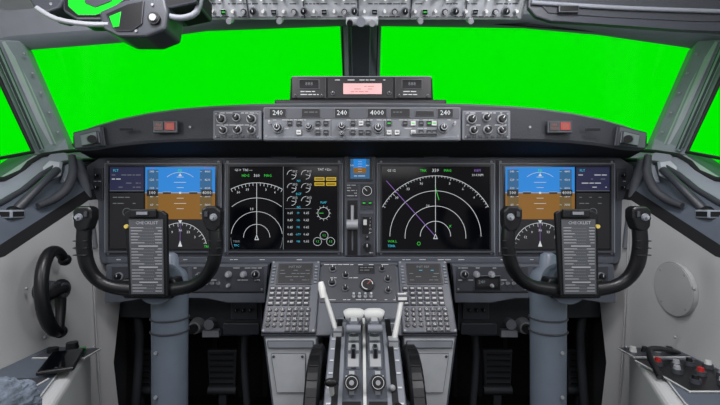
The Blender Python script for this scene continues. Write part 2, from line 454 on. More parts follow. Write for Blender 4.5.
for x in (333, 389, 296, 322, 399, 427): knob(b, Fm, x, 94 if x in (333, 389) else 96.5, 2 if x in (333, 389) else 1.3, 3, PANELL, BLACK, 90, z=2.6)
b.dashes(Fm, 335, 80.5, 386, 81.5, 3, .8, 2.9, LABEL, .6)
b.done()

# ------------------------------------------------------------ main instrument panel
MP = F(1.2)
b = B('instrument_panel')
b.prism(MP, [(86, 166), (100, 157), (620, 157), (634, 166), (630, 240), (618, 264), (102, 264), (90, 240)], -4, 0, PANEL, 1.5)
for x0, x1 in ((105, 223), (224, 343), (377, 495), (496, 615)):
    b.box(MP, x0 + .5, 159.5, x1 - .5, 256, 0, 1.2, PANELD, .8)
    for sx in (x0 + 4, x1 - 4):
        for sy in (162, 253): screw(b, MP, sx, sy, 1.2, 1.2)
b.box(MP, 108, 256.5, 612, 263, 0, 2, PANEL, .8)
b.dashes(MP, 112, 259, 340, 260, 3, .8, 2.1, LABEL, .25); b.dashes(MP, 380, 259, 608, 260, 3, .8, 2.1, LABEL, .25)
for x in (284, 436):
    b.prism(MP, [(x - 15, 151), (x - 12, 148), (x + 12, 148), (x + 15, 151), (x + 15, 156), (x + 11, 158), (x - 11, 158), (x - 15, 156)], -4, 3, PANELL, 1)
    b.prism(MP, [(x - 10, 151), (x + 10, 151), (x + 8, 155.5), (x - 8, 155.5)], 3, 3.6, BLACK, .4)
b.box(MP, 96, 150, 624, 158, -4, -2, SHIELD, 1)
for sg in (-1, 1):
    x = 99 if sg < 0 else 621
    b.box(MP, x - 5, 168, x + 5, 200, 0, 1.4, PANELD, .5)
    knob(b, MP, x, 176, 2.6, 4, z=1.4); knob(b, MP, x, 188, 2.6, 4, z=1.4)
    b.dashes(MP, x - 4, 181, x + 4, 182, 3, .8, 1.6, LABEL)
    q = lambda x, y, d: M(*mir((x, y, d), sg))
    b.tube([q(78, 158, 1.14), q(78, 164, 1.145), q(83, 178, 1.16), q(88, 202, 1.18), q(94, 248, 1.18)], [.012, .013, .013, .012, .010], SHIELDL, 12)
b.done()

def display(x0, x1):
    b = B('cockpit_display')
    b.box(MP, x0 - 5, 163, x1 + 5, 253, 1.2, 4, BEZEL, 1.4, 3)
    b.box(MP, x0 - 1.5, 165.3, x1 + 1.5, 250.3, 4, 4.6, BLACK, .5)
    b.box(MP, x0, 166.8, x1, 249, 4.6, 4.9, GLASSB, .15)
    b.line(MP, x0 - 4.4, 163.8, x1 + 4.4, 163.8, .7, 4.1, BEZELE)
    b.line(MP, x0 - 4.5, 163.8, x0 - 4.5, 252, .6, 4.1, BEZELE)
    b.line(MP, x1 + 4.5, 163.8, x1 + 4.5, 252, .6, 4.1, BEZELE)
    return b
Z = 5.1
def pfd(b, x0, x1):
    w = x1 - x0; cx = (x0 + x1) / 2
    b.quad(MP, x0, 167.5, x1, 193, Z, E_B); b.quad(MP, x0, 193, x1, 219, Z, E_BR)
    b.quad(MP, x0 + 2, 170, x0 + 13, 193, Z + .1, E_BD); b.quad(MP, x0 + 2, 193, x0 + 13, 217, Z + .1, E_BRD)
    b.quad(MP, x1 - 15, 170, x1 - 3, 193, Z + .1, E_BD); b.quad(MP, x1 - 15, 193, x1 - 3, 217, Z + .1, E_BRD)
    b.line(MP, x0, 193, x1, 193, .5, Z + .12, E_W)
    for k in range(-3, 4):
        if k: b.line(MP, cx - (6 if k % 2 == 0 else 3.5), 193 + k * 5.2, cx + (6 if k % 2 == 0 else 3.5), 193 + k * 5.2, .6, Z + .15, E_W)
    b.ring(MP, cx, 193, 20, 20.6, Z + .15, E_W, 50, 130, 16)
    b.poly(MP, [(cx, 173.5), (cx - 1.8, 176.5), (cx + 1.8, 176.5)], Z + .2, E_W)
    for s in (-1, 1):
        b.quad(MP, cx + s * 9, 192.2, cx + s * 17, 194, Z + .2, BLACK); b.line(MP, cx + s * 9, 192.1, cx + s * 17, 192.1, .4, Z + .22, E_W)
    b.quad(MP, cx - 1, 192, cx + 1, 194, Z + .2, E_W)
    for k in range(6):
        y = 172 + k * 8.2
        b.line(MP, x0 + 11, y, x0 + 13, y, .5, Z + .2, E_W); b.text(MP, str(140 - k * 20), x0 + 6.5, y, 2.8, Z + .2, E_W)
        b.line(MP, x1 - 15, y, x1 - 13, y, .5, Z + .2, E_W); b.text(MP, str(4400 - k * 200), x1 - 7.5, y, 2.5, Z + .2, E_W)
    for xx, s_ in ((x0 + 7, '100'), (x1 - 8, '4000')):
        b.quad(MP, xx - 5.5, 189.8, xx + 5.5, 196.2, Z + .3, BLACK); b.text(MP, s_, xx, 193, 4, Z + .4, E_W)
    b.text(MP, '240', x0 + 7, 168.6, 2.6, Z + .3, E_M); b.text(MP, 'FD', cx, 171, 3.2, Z + .3, E_G); b.text(MP, '4000', x1 - 8, 168.6, 2.6, Z + .3, E_M)
    b.quad(MP, x0, 219, x1, 248.5, Z - .05, E_DK)
    cy = 249
    b.ring(MP, cx, cy, 26, 26.8, Z + .1, E_W, 12, 168, 40)
    for a in range(15, 170, 10):
        r = math.radians(a); l = 22.5 if (a // 10) % 3 == 0 else 24
        b.line(MP, cx + l * math.cos(r), cy - l * math.sin(r), cx + 26 * math.cos(r), cy - 26 * math.sin(r), .6, Z + .1, E_W)
    for a, t_ in ((40, '3'), (65, '33'), (90, '36'), (115, '9'), (140, '12')):
        r = math.radians(a); b.text(MP, t_, cx + 19 * math.cos(r), cy - 19 * math.sin(r), 3, Z + .1, E_W)
    b.line(MP, cx, cy - 26, cx, cy - 3, .6, Z + .15, E_M)
    b.poly(MP, [(cx, 223), (cx - 2, 220), (cx + 2, 220)], Z + .2, E_W)
    b.poly(MP, [(cx, 240), (cx - 2, 246), (cx + 2, 246)], Z + .2, E_W)
    b.text(MP, 'GS 0', x0 + 7, 223, 2.8, Z + .2, E_W); b.text(MP, 'TRK', x1 - 8, 246, 2.8, Z + .2, E_G)
def aux(b, x0, x1):
    b.quad(MP, x0, 167.5, x1, 191, Z, E_NV)
    b.text(MP, 'FLT', x0 + 6, 171, 3, Z + .1, E_C)
    for y in range(175, 190, 4): b.dashes(MP, x0 + 2, y, x1 - 3, y, 9, .8, Z + .1, random.choice((E_W, E_C, E_GR)), .6)
    b.line(MP, x0, 191, x1, 191, .6, Z + .1, E_GR)
    b.quad(MP, x0, 193, x1, 248, Z, E_DK)
    for y in (197, 203): b.dashes(MP, x0 + 3, y, x1 - 8, y, 9, .8, Z + .1, E_GR, .5)
    b.ring(MP, (x0 + x1) / 2, 212, 3.5, 4.2, Z + .1, E_GR)

b = display(112, 218); aux(b, 113, 146.5); pfd(b, 148, 217); b.line(MP, 147.2, 167, 147.2, 249, .6, Z, BLACK); b.done()
b = display(502.5, 607.5); pfd(b, 503.5, 572); aux(b, 573.5, 606.5); b.done()

b = display(231, 338)
cx, cy = 258, 237
for r, a in ((13, 0), (25.5, 8), (39, 51)): b.ring(MP, cx, cy, r - .35, r + .35, Z, E_W, a if r > 14 else 0, 180 - a, 40)
b.ring(MP, cx, cy, 25.2, 25.8, Z, E_GR, 180, 205, 12); b.ring(MP, cx, cy, 25.2, 25.8, Z, E_GR, 335, 360, 12)
b.ring(MP, cx, cy, 53.6, 54.4, Z, E_W, 62, 118, 30)
for a in range(62, 119, 4):
    r = math.radians(a); b.line(MP, cx + 51 * math.cos(r), cy - 51 * math.sin(r), cx + 54 * math.cos(r), cy - 54 * math.sin(r), .6, Z, E_W)
for a, t_ in ((68, '6'), (79, '3'), (101, '33'), (112, '30')):
    r = math.radians(a); b.text(MP, t_, cx + 48 * math.cos(r), cy - 48 * math.sin(r), 3, Z, E_W)
b.line(MP, cx, cy - 54, cx, cy - 3, .7, Z, E_W)
b.poly(MP, [(cx, cy - 3), (cx - 2.2, cy + 2.5), (cx + 2.2, cy + 2.5)], Z + .1, E_W); b.poly(MP, [(cx, cy - 1.6), (cx - 1.3, cy + 1.8), (cx + 1.3, cy + 1.8)], Z + .2, BLACK)
b.text(MP, 'GS 0  TAS ---', 245, 170.5, 2.8, Z, E_W); b.text(MP, 'HDG', 247, 176, 3, Z, E_G); b.text(MP, '360', 258, 176, 3.6, Z, E_W); b.text(MP, 'MAG', 269, 176, 3, Z, E_G)
b.text(MP, '10', 253, 209, 3.2, Z, E_W); b.text(MP, 'TERR', 238, 241, 2.6, Z, E_GR); b.text(MP, 'TFC', 238, 245, 2.6, Z, E_C)
b.line(MP, 284.3, 167, 284.3, 249, .8, Z, E_GR)
for yy in (175, 188, 201):
    for xx in (292.5, 306.5):
        b.ring(MP, xx, yy, 4.0, 4.7, Z, E_W, -90, 180, 24); b.line(MP, xx, yy, xx + 4, yy + 1, .6, Z + .1, E_W)
        b.quad(MP, xx + .5, yy - 5, xx + 6.2, yy - 1.6, Z + .1, BLACK); b.text(MP, '20.2', xx + 3.4, yy - 3.3, 2.4, Z + .2, E_W)
    b.text(MP, 'N1' if yy == 175 else 'EGT' if yy < 190 else 'N2', 299.5, yy + 6.2, 2.6, Z, E_C)
for yy in (213, 220, 227, 234, 241):
    b.text(MP, '0.65', 291, yy, 2.8, Z, E_W); b.text(MP, '0.65', 307, yy, 2.8, Z, E_W); b.text(MP, ('FF', 'OIL', 'PSI', 'QTY', 'VIB')[(yy - 213) // 7], 299, yy, 2.2, Z, E_C)
b.line(MP, 286, 208.5, 312, 208.5, .5, Z, E_GR)
b.text(MP, 'TAT +22c', 325, 170, 2.8, Z, E_W)
for k in range(2): b.quad(MP, 315 + k * 11.5, 177.5, 325 + k * 11.5, 181, Z, E_Y); b.quad(MP, 315 + k * 11.5, 182.5, 325 + k * 11.5, 186, Z, E_Y)
for k in range(4): b.quad(MP, 316 + (k % 2) * 11.5, 178.8 + (k // 2) * 5, 324 + (k % 2) * 11.5, 179.8 + (k // 2) * 5, Z + .1, BLACK)
b.ring(MP, 324, 213, 5.3, 6, Z, E_W, 0, 360, 30); b.text(MP, 'FLAP', 324, 202.5, 2.6, Z, E_C); b.line(MP, 324, 213, 319.5, 213, .7, Z + .1, E_G)
for xx, yy in ((318, 241), (331, 241), (324.5, 235)): b.ring(MP, xx, yy, 3.7, 4.3, Z, E_W, 0, 360, 24); b.text(MP, '1.2', xx, yy, 2.4, Z, E_G)
for k in range(12):
    r = math.radians(k * 30); b.line(MP, 324 + 6 * math.cos(r), 213 + 6 * math.sin(r), 324 + 7.4 * math.cos(r), 213 + 7.4 * math.sin(r), .5, Z, E_W)
b.done()
b = display(381.5, 488.5)
cx, cy = 434.5, 236
for r, a in ((15, 0), (30, 4), (45, 5)): b.ring(MP, cx, cy, r - .4, r + .4, Z, E_W, -a if r < 40 else 0, 180 + a if r < 40 else 180, 60)
b.ring(MP, cx, cy, 59.5, 60.3, Z, E_W, 29, 151, 60)
for a in range(30, 151, 3):
    r = math.radians(a); l = 3 if a % 15 == 0 else 1.8
    b.line(MP, cx + (60 - l) * math.cos(r), cy - (60 - l) * math.sin(r), cx + 60 * math.cos(r), cy - 60 * math.sin(r), .6, Z, E_W)
for a, t_ in ((45, '9'), (60, '6'), (75, '3'), (105, '36'), (120, '33'), (135, '30')):
    r = math.radians(a); b.text(MP, t_, cx + 54 * math.cos(r), cy - 54 * math.sin(r), 3, Z, E_W)
b.line(MP, cx, cy - 60, cx, cy - 4, .7, Z, E_W)
b.line(MP, 386, 181, cx, cy, .85, Z + .05, E_M); b.line(MP, cx, cy - 48, 438, 200, .7, Z, E_G)
b.poly(MP, [(cx, cy - 3), (cx - 2.2, cy + 2.5), (cx + 2.2, cy + 2.5)], Z + .1, E_W); b.poly(MP, [(cx, cy - 1.6), (cx - 1.3, cy + 1.8), (cx + 1.3, cy + 1.8)], Z + .2, BLACK)
b.text(MP, 'TRK', cx - 12, 171, 3, Z, E_G); b.text(MP, '359', cx, 171, 4, Z, E_W); b.text(MP, 'MAG', cx + 12, 171, 3, Z, E_G)
b.text(MP, 'GS 12', 391, 171, 3, Z, E_W); b.text(MP, 'KBFI', 476, 171, 3, Z, E_M); b.text(MP, '10.4 NM', 476, 175.5, 2.8, Z, E_W)
b.text(MP, '20', 427, 206, 3.2, Z, E_W); b.text(MP, 'VOR L', 392, 241, 2.8, Z, E_G); b.text(MP, 'TERR', 391, 245.5, 2.8, Z, E_C)
b.ring(MP, 418, 243, 1.2, 1.9, Z + .1, E_G); b.text(MP, 'X', 449, 226, 3, Z, E_G)
b.done()

# centre strip: standby instrument, gear lever
b = B('standby_instrument_panel')
b.box(MP, 344.5, 141.5, 375.5, 256, 0, 3, PANEL, 1)
b.box(MP, 346, 143, 374, 156, 3, 3.6, PANELD, .5)
for k in range(4): button(b, MP, 350 + k * 6.6, 147, 4.6, 4, BLACK, E_W if k % 2 else E_GR, 3.5)
for k in range(3): knob(b, MP, 351 + k * 9, 152.7, 2.0, 3, z=3.5)
b.box(MP, 347.5, 157.5, 372.5, 181.5, 3, 5, BLACK, .8)
b.quad(MP, 350.5, 159.5, 369.5, 168, 5.1, E_B); b.quad(MP, 350.5, 168, 369.5, 173.5, 5.1, E_BR); b.quad(MP, 350.5, 173.5, 369.5, 179, 5.1, E_BD)
b.quad(MP, 350.5, 159.5, 353.5, 175, 5.2, E_BD); b.quad(MP, 366, 159.5, 369.5, 175, 5.2, E_BD)
for k in range(-2, 3): b.line(MP, 358, 167 + k * 2.5, 362, 167 + k * 2.5, .4, 5.3, E_W)
b.text(MP, '240', 352, 166, 2, 5.3, E_W); b.text(MP, '400', 367.5, 166, 2, 5.3, E_W); b.dashes(MP, 354, 176, 366, 177, 3, .7, 5.3, E_W)
b.box(MP, 346, 184, 358, 198, 3, 3.6, PANELD, .4); b.box(MP, 360, 184, 374, 210, 3, 3.6, PANELD, .4)
b.dashes(MP, 347, 185, 357, 197, 2.6, .9, 3.7, LABEL, .7)
b.cyl(MP, 367, 191, 5.5, 3.6, 4.4, BLACK); b.ring(MP, 367, 191, 4.2, 4.9, 4.5, E_W); b.line(MP, 367, 191, 364, 188, .7, 4.6, E_W)
for k in range(2): button(b, MP, 364 + k * 6, 203, 4.5, 4, BLACK, E_G, 3.6)
b.box(MP, 347, 200, 358, 255, 3, 3.8, BLACK, .5)
b.line(MP, 352.5, 206, 352.5, 250, 1.6, 3.9, PANEL)
b.box(MP, 350.8, 205, 354.2, 222, 3.8, 12, SILV, .5)
b.cyl(FR(MP @ Vector((347, 224, 10)), MP.to_3x3() @ Vector((0, 0, 1)), MP.to_3x3() @ Vector((0, 1, 0)), MP.to_3x3() @ Vector((1, 0, 0))), 0, 0, 5, 0, 11, SILV, 20)
b.box(MP, 360, 213, 374, 255, 3, 3.8, PANELD, .5)
b.box(MP, 362, 216, 372, 234, 3.8, 4.6, BLACK, .3)
for k in range(5): b.text(MP, str((0, 1, 5, 15, 30)[k]), 370, 218 + k * 3.6, 2.4, 4.7, LABEL)
b.box(MP, 363, 219, 367, 225, 4.6, 8, OFFW, .4)
knob(b, MP, 367, 246, 5, 5, z=3.8); knob(b, MP, 367, 237, 2.5, 3, z=3.8)
b.dashes(MP, 361, 252, 373, 253, 3, .8, 3.9, LABEL)
b.done()

# ------------------------------------------------------------ lower panels
for sg in (-1, 1):
    b = B('lower_instrument_panel')
    LP = F(1.16)
    X = (lambda x: x) if sg < 0 else (lambda x: 720 - x)
    pts = [(X(106), 264.5), (X(268), 264.5), (X(265), 303), (X(226), 303), (X(206), 297), (X(150), 296), (X(120), 303), (X(104), 303)]
    b.prism(LP, pts, -10, 0, PANEL, 1)
    b.box(LP, min(X(192), X(264)), 266, max(X(192), X(264)), 291, 0, 1, PANELD, .5)
    b.box(LP, min(X(112), X(188)), 266, max(X(112), X(188)), 288, 0, 1, PANELD, .5)
    for kx, ky, r in ((200, 276, 4), (229, 274, 3.4), (244, 274, 3.4), (256, 274, 4.2), (229, 285, 2), (120, 276, 4), (185, 276, 3)):
        knob(b, LP, X(kx), ky, r, 5, PANELL, SILV if r < 4 else BLACK, 90, LABEL, 1)
    for kx in (207, 213, 219): toggle(b, LP, X(kx), 283, 1)
    b.dashes(LP, min(X(194), X(262)), 267.5, max(X(194), X(262)), 268, 3, .7, 1.1, LABEL, .5)
    b.dashes(LP, min(X(194), X(262)), 279.5, max(X(194), X(262)), 280, 3, .7, 1.1, LABEL, .4)
    b.line(LP, X(192), 292.5, X(264), 292.5, 1.2, .1, BLACK)
    if sg > 0:
        b.box(LP, 473, 275, 500, 290, 1, 2.6, BLACK, .6); b.quad(LP, 476, 278, 497, 286, 2.7, E_DK); b.text(LP, '240', 481, 281.5, 4, 2.8, E_GR)
    for kx in (195, 262): screw(b, LP, X(kx), 289, 1.1, 1)
    KP = F(1.3)
    b.prism(KP, [(X(118), 290), (X(262), 290), (X(262), 330), (X(250), 336), (X(205), 336), (X(200), 318), (X(120), 318)], -6, 0, FOOTM, 1)
    b.box(KP, min(X(232), X(258)), 300, max(X(232), X(258)), 318, 0, 4, PANELD, .8)
    for kx in (238, 245, 252): knob(b, KP, X(kx), 309, 2.4, 4, z=4)
    b.cyl(KP, X(198), 325, 8, 0, 10, SILV, 20, 6); b.cyl(KP, X(198), 325, 4.5, 10, 15, BLACK, 16)
    b.cyl(KP, X(212), 322, 5, 0, 9, PANELL, 16); b.cyl(KP, X(186), 322, 4, 0, 8, SILV, 16)
    b.box(KP, min(X(205), X(222)), 328, max(X(205), X(222)), 335, 0, 8, PANELL, .6)
    b.box(KP, min(X(225), X(260)), 322, max(X(225), X(260)), 333, 0, 5, PANELD, .6)
    b.tube([KP @ Vector((X(128), 300, -8)), KP @ Vector((X(132), 340, -14)), KP @ Vector((X(126), 420, -16))], .014, FOOTM, 10)
    b.tube([KP @ Vector((X(246), 320, -8)), KP @ Vector((X(240), 360, -14)), KP @ Vector((X(246), 440, -12))], .012, FOOTM, 10)
    b.done()
    for cxp in (138, 222):
        b = B('rudder_pedal')
        PF = F(1.42)
        c = X(cxp)
        b.prism(PF, [(c - 15, 350), (c + 15, 350), (c + 13, 388), (c - 13, 388)], -5, 0, FOOTM, 1.2)
        for k in range(6): b.box(PF, c - 12, 353 + k * 5.8, c + 12, 355 + k * 5.8, 0, 1.5, BLACK, .3)
        b.box(PF, c - 4, 388, c + 4, 444, -6, -1, FOOTM, .8)
        b.tube([PF @ Vector((c - 14, 391, -2)), PF @ Vector((c + 14, 391, -2))], .015, FOOTM, 10, 1)
        b.done()

# ------------------------------------------------------------ centre forward pedestal + CDUs
u = .0028; L = math.hypot(.13, .163)
SF = FR((0, 1.13, -.168), (u, 0, 0), (0, -.13 / L * u, -.163 / L * u), (0, -.163 / L * u, .13 / L * u))
b = B('forward_pedestal')
b.box(SF, -88.5, 0, 87, 75, -6, 0, PANEL, 1)
b.box(SF, -38, 2, 36, 44, 0, 1, PANELD, .6)
b.box(None, -.235, 1.12, .235, 1.19, -.5, -.175, FOOTM)
for kx, ky, r in ((-27, 9, 3.4), (-27, 24, 4), (-14, 16, 3.4), (-14, 30, 3), (22, 9, 3), (27, 20, 3.4), (27, 32, 3)):
    knob(b, SF, kx, ky, r, 5, PANELL, BLACK, 90, LABEL, 1)
b.cyl(SF, 7, 26, 7, 1, 3, BLACK); b.ring(SF, 7, 26, 4.8, 5.6, 3.1, LABEL, 0, 270); b.line(SF, 7, 26, 11, 22, .9, 3.2, ORANGE)
b.box(SF, -2, 5, 15, 14, 1, 2, BLACK, .4); b.dashes(SF, 0, 7, 13, 12, 3, 1, 2.1, E_GR)
for k in range(4): toggle(b, SF, -6 + k * 5.5, 38, 1)
b.dashes(SF, -36, 3.2, 34, 4, 3, .8, 1.1, LABEL, .5); b.dashes(SF, -36, 18, -2, 19, 3, .7, 1.1, LABEL, .5); b.dashes(SF, -34, 41, 34, 42, 3, .7, 1.1, LABEL, .4)
for sg in (-1, 1):
    b.slab([(sg * .243, 1.0, -.334), (sg * .105, 1.0, -.334), (sg * .105, .97, -.86), (sg * .17, .97, -.86)], (0, .14, 0), LEGG, .006)
    b.slab([(sg * .232, .998, -.343), (sg * .115, .998, -.343), (sg * .115, .996, -.362), (sg * .229, .996, -.362)], (0, -.005, 0), PANELL, .003)
    b.slab([(sg * .222, .997, -.375), (sg * .135, .997, -.375), (sg * .135, .990, -.47), (sg * .206, .990, -.47)], (0, -.003, 0), LEGG, .0015)
    for x, z in ((.214, -.382), (.143, -.382), (.202, -.462), (.143, -.462)):
        b.ball(Vector((sg * x, .991, z)), .0035, PANELD, (1, .5, 1), 8)
b.done()
for x0 in (-88, 38):
    b = B('flight_computer_keypad')
    b.box(SF, x0, 1, x0 + 48.5, 74, 0, 4, PANEL, 1.2)
    b.box(SF, x0 + 7, 4, x0 + 42, 27.5, 4, 5, BLACK, .6)
    b.quad(SF, x0 + 9, 6, x0 + 40, 26, 5.1, E_DK)
    b.text(SF, 'INIT REF', x0 + 24, 8.5, 3.0, 5.2, E_GR)
    for y in (12, 15.5, 19, 22.5): b.dashes(SF, x0 + 10, y, x0 + 39, y, 9, .7, 5.2, random.choice((E_GR, E_GR, E_C)), .45)
    for k in range(6):
        for xx in (x0 + 3.6, x0 + 45): button(b, SF, xx, 8 + k * 3.4, 3.2, 2.2, PANELL, None, 4, 1)
    for r in range(4):
        for c in range(6):
            button(b, SF, x0 + 5 + c * 6.6, 31.5 + r * 5, 5.4, 3.9, BLACK, LABEL, 4, 1.5)
    for r in range(5):
        for c in range(7):
            if c < 3 and r < 4: b.cyl(SF, x0 + 5 + c * 6, 52.5 + r * 4.8, 2.1, 4, 5.4, BLACK, 10); b.text(SF, '123456789.0+'[r * 3 + c], x0 + 5 + c * 6, 52.5 + r * 4.8, 2.6, 5.5, LABEL)
            elif c >= 3 and r < 5: button(b, SF, x0 + 6.5 + c * 5.6, 52.3 + r * 4.7, 4.4, 3.6, BLACK, None, 4, 1.4); b.text(SF, chr(65 + (r * 4 + c) % 26), x0 + 6.5 + c * 5.6, 52.3 + r * 4.7, 2.6, 5.5, LABEL)
    for sx, sy in ((2, 2.8), (46.5, 2.8), (2, 72), (46.5, 72)): screw(b, SF, x0 + sx, sy, 1, 4)
    b.done()

# ------------------------------------------------------------ throttle quadrant
b = B('throttle_quadrant')
x0 = .009
prof = [(.985, -.283), (.96, -.280), (.90, -.294), (.84, -.316), (.78, -.344), (.72, -.377), (.66, -.412), (.62, -.44)]
def qz(y):
    for (ya, za), (yb, zb) in zip(prof, prof[1:]):
        if yb <= y <= ya: return za + (zb - za) * (ya - y) / (ya - yb)
    return prof[-1][1]
hw = .076
b.slab([Vector((x0 - hw, y, z)) for y, z in prof + [(.62, -.86), (.985, -.86)]], (2 * hw, 0, 0), PANEL, .003)
def strip(xa, xb, ya, yb, m, off=.0015, n=8):
    ys = [ya + (yb - ya) * i / n for i in range(n + 1)]
    b.loft([[Vector((x0 + xa, y, qz(y) + off)), Vector((x0 + xb, y, qz(y) + off))] for y in ys], m)
strip(-.074, -.042, .64, .97, PANELL); strip(.042, .074, .64, .97, PANELL)
strip(-.038, .038, .80, .97, BEZEL, .0012)
for x in (-.056, .056): strip(x - .006, x + .006, .68, .955, BLACK, .003)
for x in (-.022, .022): strip(x - .005, x + .005, .80, .97, BLACK, .003)
strip(-.003, .003, .66, .96, OFFW, .003)
for sgx in (-1, 1):
    for k in range(9):
        y = .70 + k * .029
        strip(sgx * .067 - .004, sgx * .067 + .004, y, y + .003, LABEL, .004, 1)
        if k < 7: strip(sgx * .034 - .003, sgx * .034 + .003, y + .08, y + .083, LABEL, .004, 1)
GT = mat('lever_green_tint', '#6fae74')
for sx in (-1, 1):
    cx = x0 + sx * .0225
    # short chunky thrust lever with bulky grip
    b.slab([Vector((cx - .011, y, z)) for y, z in ((.89, -.335), (.868, -.288), (.872, -.262), (.895, -.246), (.922, -.250), (.927, -.28), (.922, -.335))], (.022, 0, 0), LEVG, .004)
    b.tube([(cx - .0195, .898, -.254), (cx - .012, .898, -.252), (cx + .012, .898, -.252), (cx + .0195, .898, -.254)], [.0110, .0145, .0145, .0110], OFFW, 16, 2)
    b.cyl(FR((cx + sx * .0195, .898, -.254), (0, 1, 0), (0, 0, 1), (sx, 0, 0)), 0, 0, .007, 0, .003, BLACK, 14)
    b.box(None, cx - .009, .864, cx + .009, .8695, -.284, -.268, GT, .001)
    # reverse lever with wide grey paddle
    b.tube([(cx, .885, -.280), (cx, .858, -.276), (cx, .842, -.266)], [.006, .006, .007], OFFW, 10)
    b.tube([(cx - .015, .840, -.265), (cx + .015, .840, -.265)], .0085, PANELL, 14, 1)
    b.slab([Vector((cx - .015, y, z)) for y, z in ((.80, -.345), (.80, -.332), (.825, -.308), (.85, -.295), (.88, -.290), (.90, -.305), (.88, -.345))], (.030, 0, 0), LEVG, .004)
    b.box(None, cx - .005, .813, cx + .005, .838, -.318, -.296, BLACK, .002)
for sx in (-1, 1):
    cx = x0 + sx * .0245
    b.slab([Vector((cx - .007, y, z)) for y, z in ((.78, -.36), (.775, -.325), (.76, -.318), (.75, -.33), (.75, -.38))], (.014, 0, 0), SILV, .002)
    Q = FR((cx, .752, -.338), (1, 0, 0), (0, -.35, -.93), (0, -.93, .35))
    b.cyl(Q, 0, 0, .0145, -.004, .012, BLACK, 20); b.ring(Q, 0, 0, .0103, .0112, .0125, LABEL, 0, 360, 24); b.cyl(Q, 0, 0, .0045, .012, .016, SILV, 12)
    strip(sx * .0245 - .017, sx * .0245 + .017, .70, .735, BLACK, .003); strip(sx * .0245 - .012, sx * .0245 + .012, .715, .719, LABEL, .004, 1)
strip(-.072, .072, .665, .69, BLACK, .004)
# speedbrake lever
p0 = Vector((x0 - .060, .905, -.30)); tip = M(322, 286, .95)
b.tube([p0, p0.lerp(tip, .5) + Vector((0, .004, 0)), tip], [.006, .0055, .005], OFFW, 10)
b.tube([tip + Vector((-.003, 0, .010)), tip + Vector((0, -.004, -.006)), tip + Vector((.004, -.01, -.026))], [.006, .009, .007], WHITE, 14, 3)
b.box(None, x0 - .072, .885, x0 - .046, .925, -.310, -.285, LEVG, .004)
# flap lever
p0 = Vector((x0 + .064, .875, -.31)); tip = M(402, 298, .93)
b.tube([p0, p0.lerp(tip, .5), tip], [.007, .006, .006], OFFW, 10)
b.box(None, tip.x - .015, tip.y - .013, tip.x + .015, tip.y + .013, tip.z - .007, tip.z + .010, WHITE, .005, 3)
b.box(None, x0 + .05, .855, x0 + .076, .892, -.322, -.296, LEVG, .003)
b.tube([(x0 - .062, .75, -.36), (x0 - .062, .735, -.335)], .005, OFFW, 10, 1); b.ball(Vector((x0 - .062, .733, -.330)), .010, BLACK, (1.3, .7, .8))
b.ball(Vector((x0 - .052, .70, -.383)), .007, RED)
b.ball(Vector((x0 + .06, .72, -.370)), .009, BLACK); b.ball(Vector((x0 + .052, .755, -.350)), .006, LEVG)
b.done()
for sg in (-1, 1):
    b = B('stabilizer_trim_wheel')
    xc = x0 + sg * .100
    c = Vector((xc, .84, -.44))
    rows = []
    n = 56
    for (dx, r) in ((-.013, .09), (-.014, .125), (-.010, .133), (.010, .133), (.014, .125), (.013, .09), (-.013, .09)):
        rows.append([c + Vector((dx, r * math.cos(6.28318 * k / n), r * math.sin(6.28318 * k / n))) for k in range(n)])
    b.loft(rows, BLACK, False, True)
    for k in range(n):
        if k % 2 == 0:
            a = 6.28318 * k / n; p = c + Vector((0, .1335 * math.cos(a), .1335 * math.sin(a)))
            b.box(Matrix.Translation(p) @ Matrix.Rotation(a, 4, 'X'), -.009, -.0012, .009, .0012, -.0015, .0015, RUB)
    for k in range(5):
        a = 6.28318 * k / 5 + .3
        b.tube([c + Vector((0, .02 * math.cos(a), .02 * math.sin(a))), c + Vector((0, .095 * math.cos(a), .095 * math.sin(a)))], .010, BLACK, 8, 1)
    X_ = FR(c, (0, 1, 0), (0, 0, 1), (1, 0, 0)); b.cyl(X_, 0, 0, .028, -.014, .014, PANELD, 20)
    a = 2.75; b.box(Matrix.Translation(c + Vector((0, .1335 * math.cos(a), .1335 * math.sin(a)))) @ Matrix.Rotation(a, 4, 'X'), -.010, -.002, .010, .002, -.007, .007, OFFW)
    b.done()
b = B('aisle_stand')
b.box(None, x0 - .13, .15, x0 + .13, .618, -.86, -.44, PANELL, .006)
for k in range(3):
    b.box(None, x0 - .12, .2 + k * .135, x0 + .12, .32 + k * .135, -.44, -.436, PANELD, .001)
    AF = FR((x0, .32 + k * .135, -.436), (.002, 0, 0), (0, -.002, 0), (0, 0, .002))
    for xx in (-45, -20, 20, 45): knob(b, AF, xx, 40, 5, 6)
    b.box(AF, -40, 8, -10, 22, 0, 1, BLACK); b.box(AF, 10, 8, 40, 22, 0, 1, BLACK)
b.done()

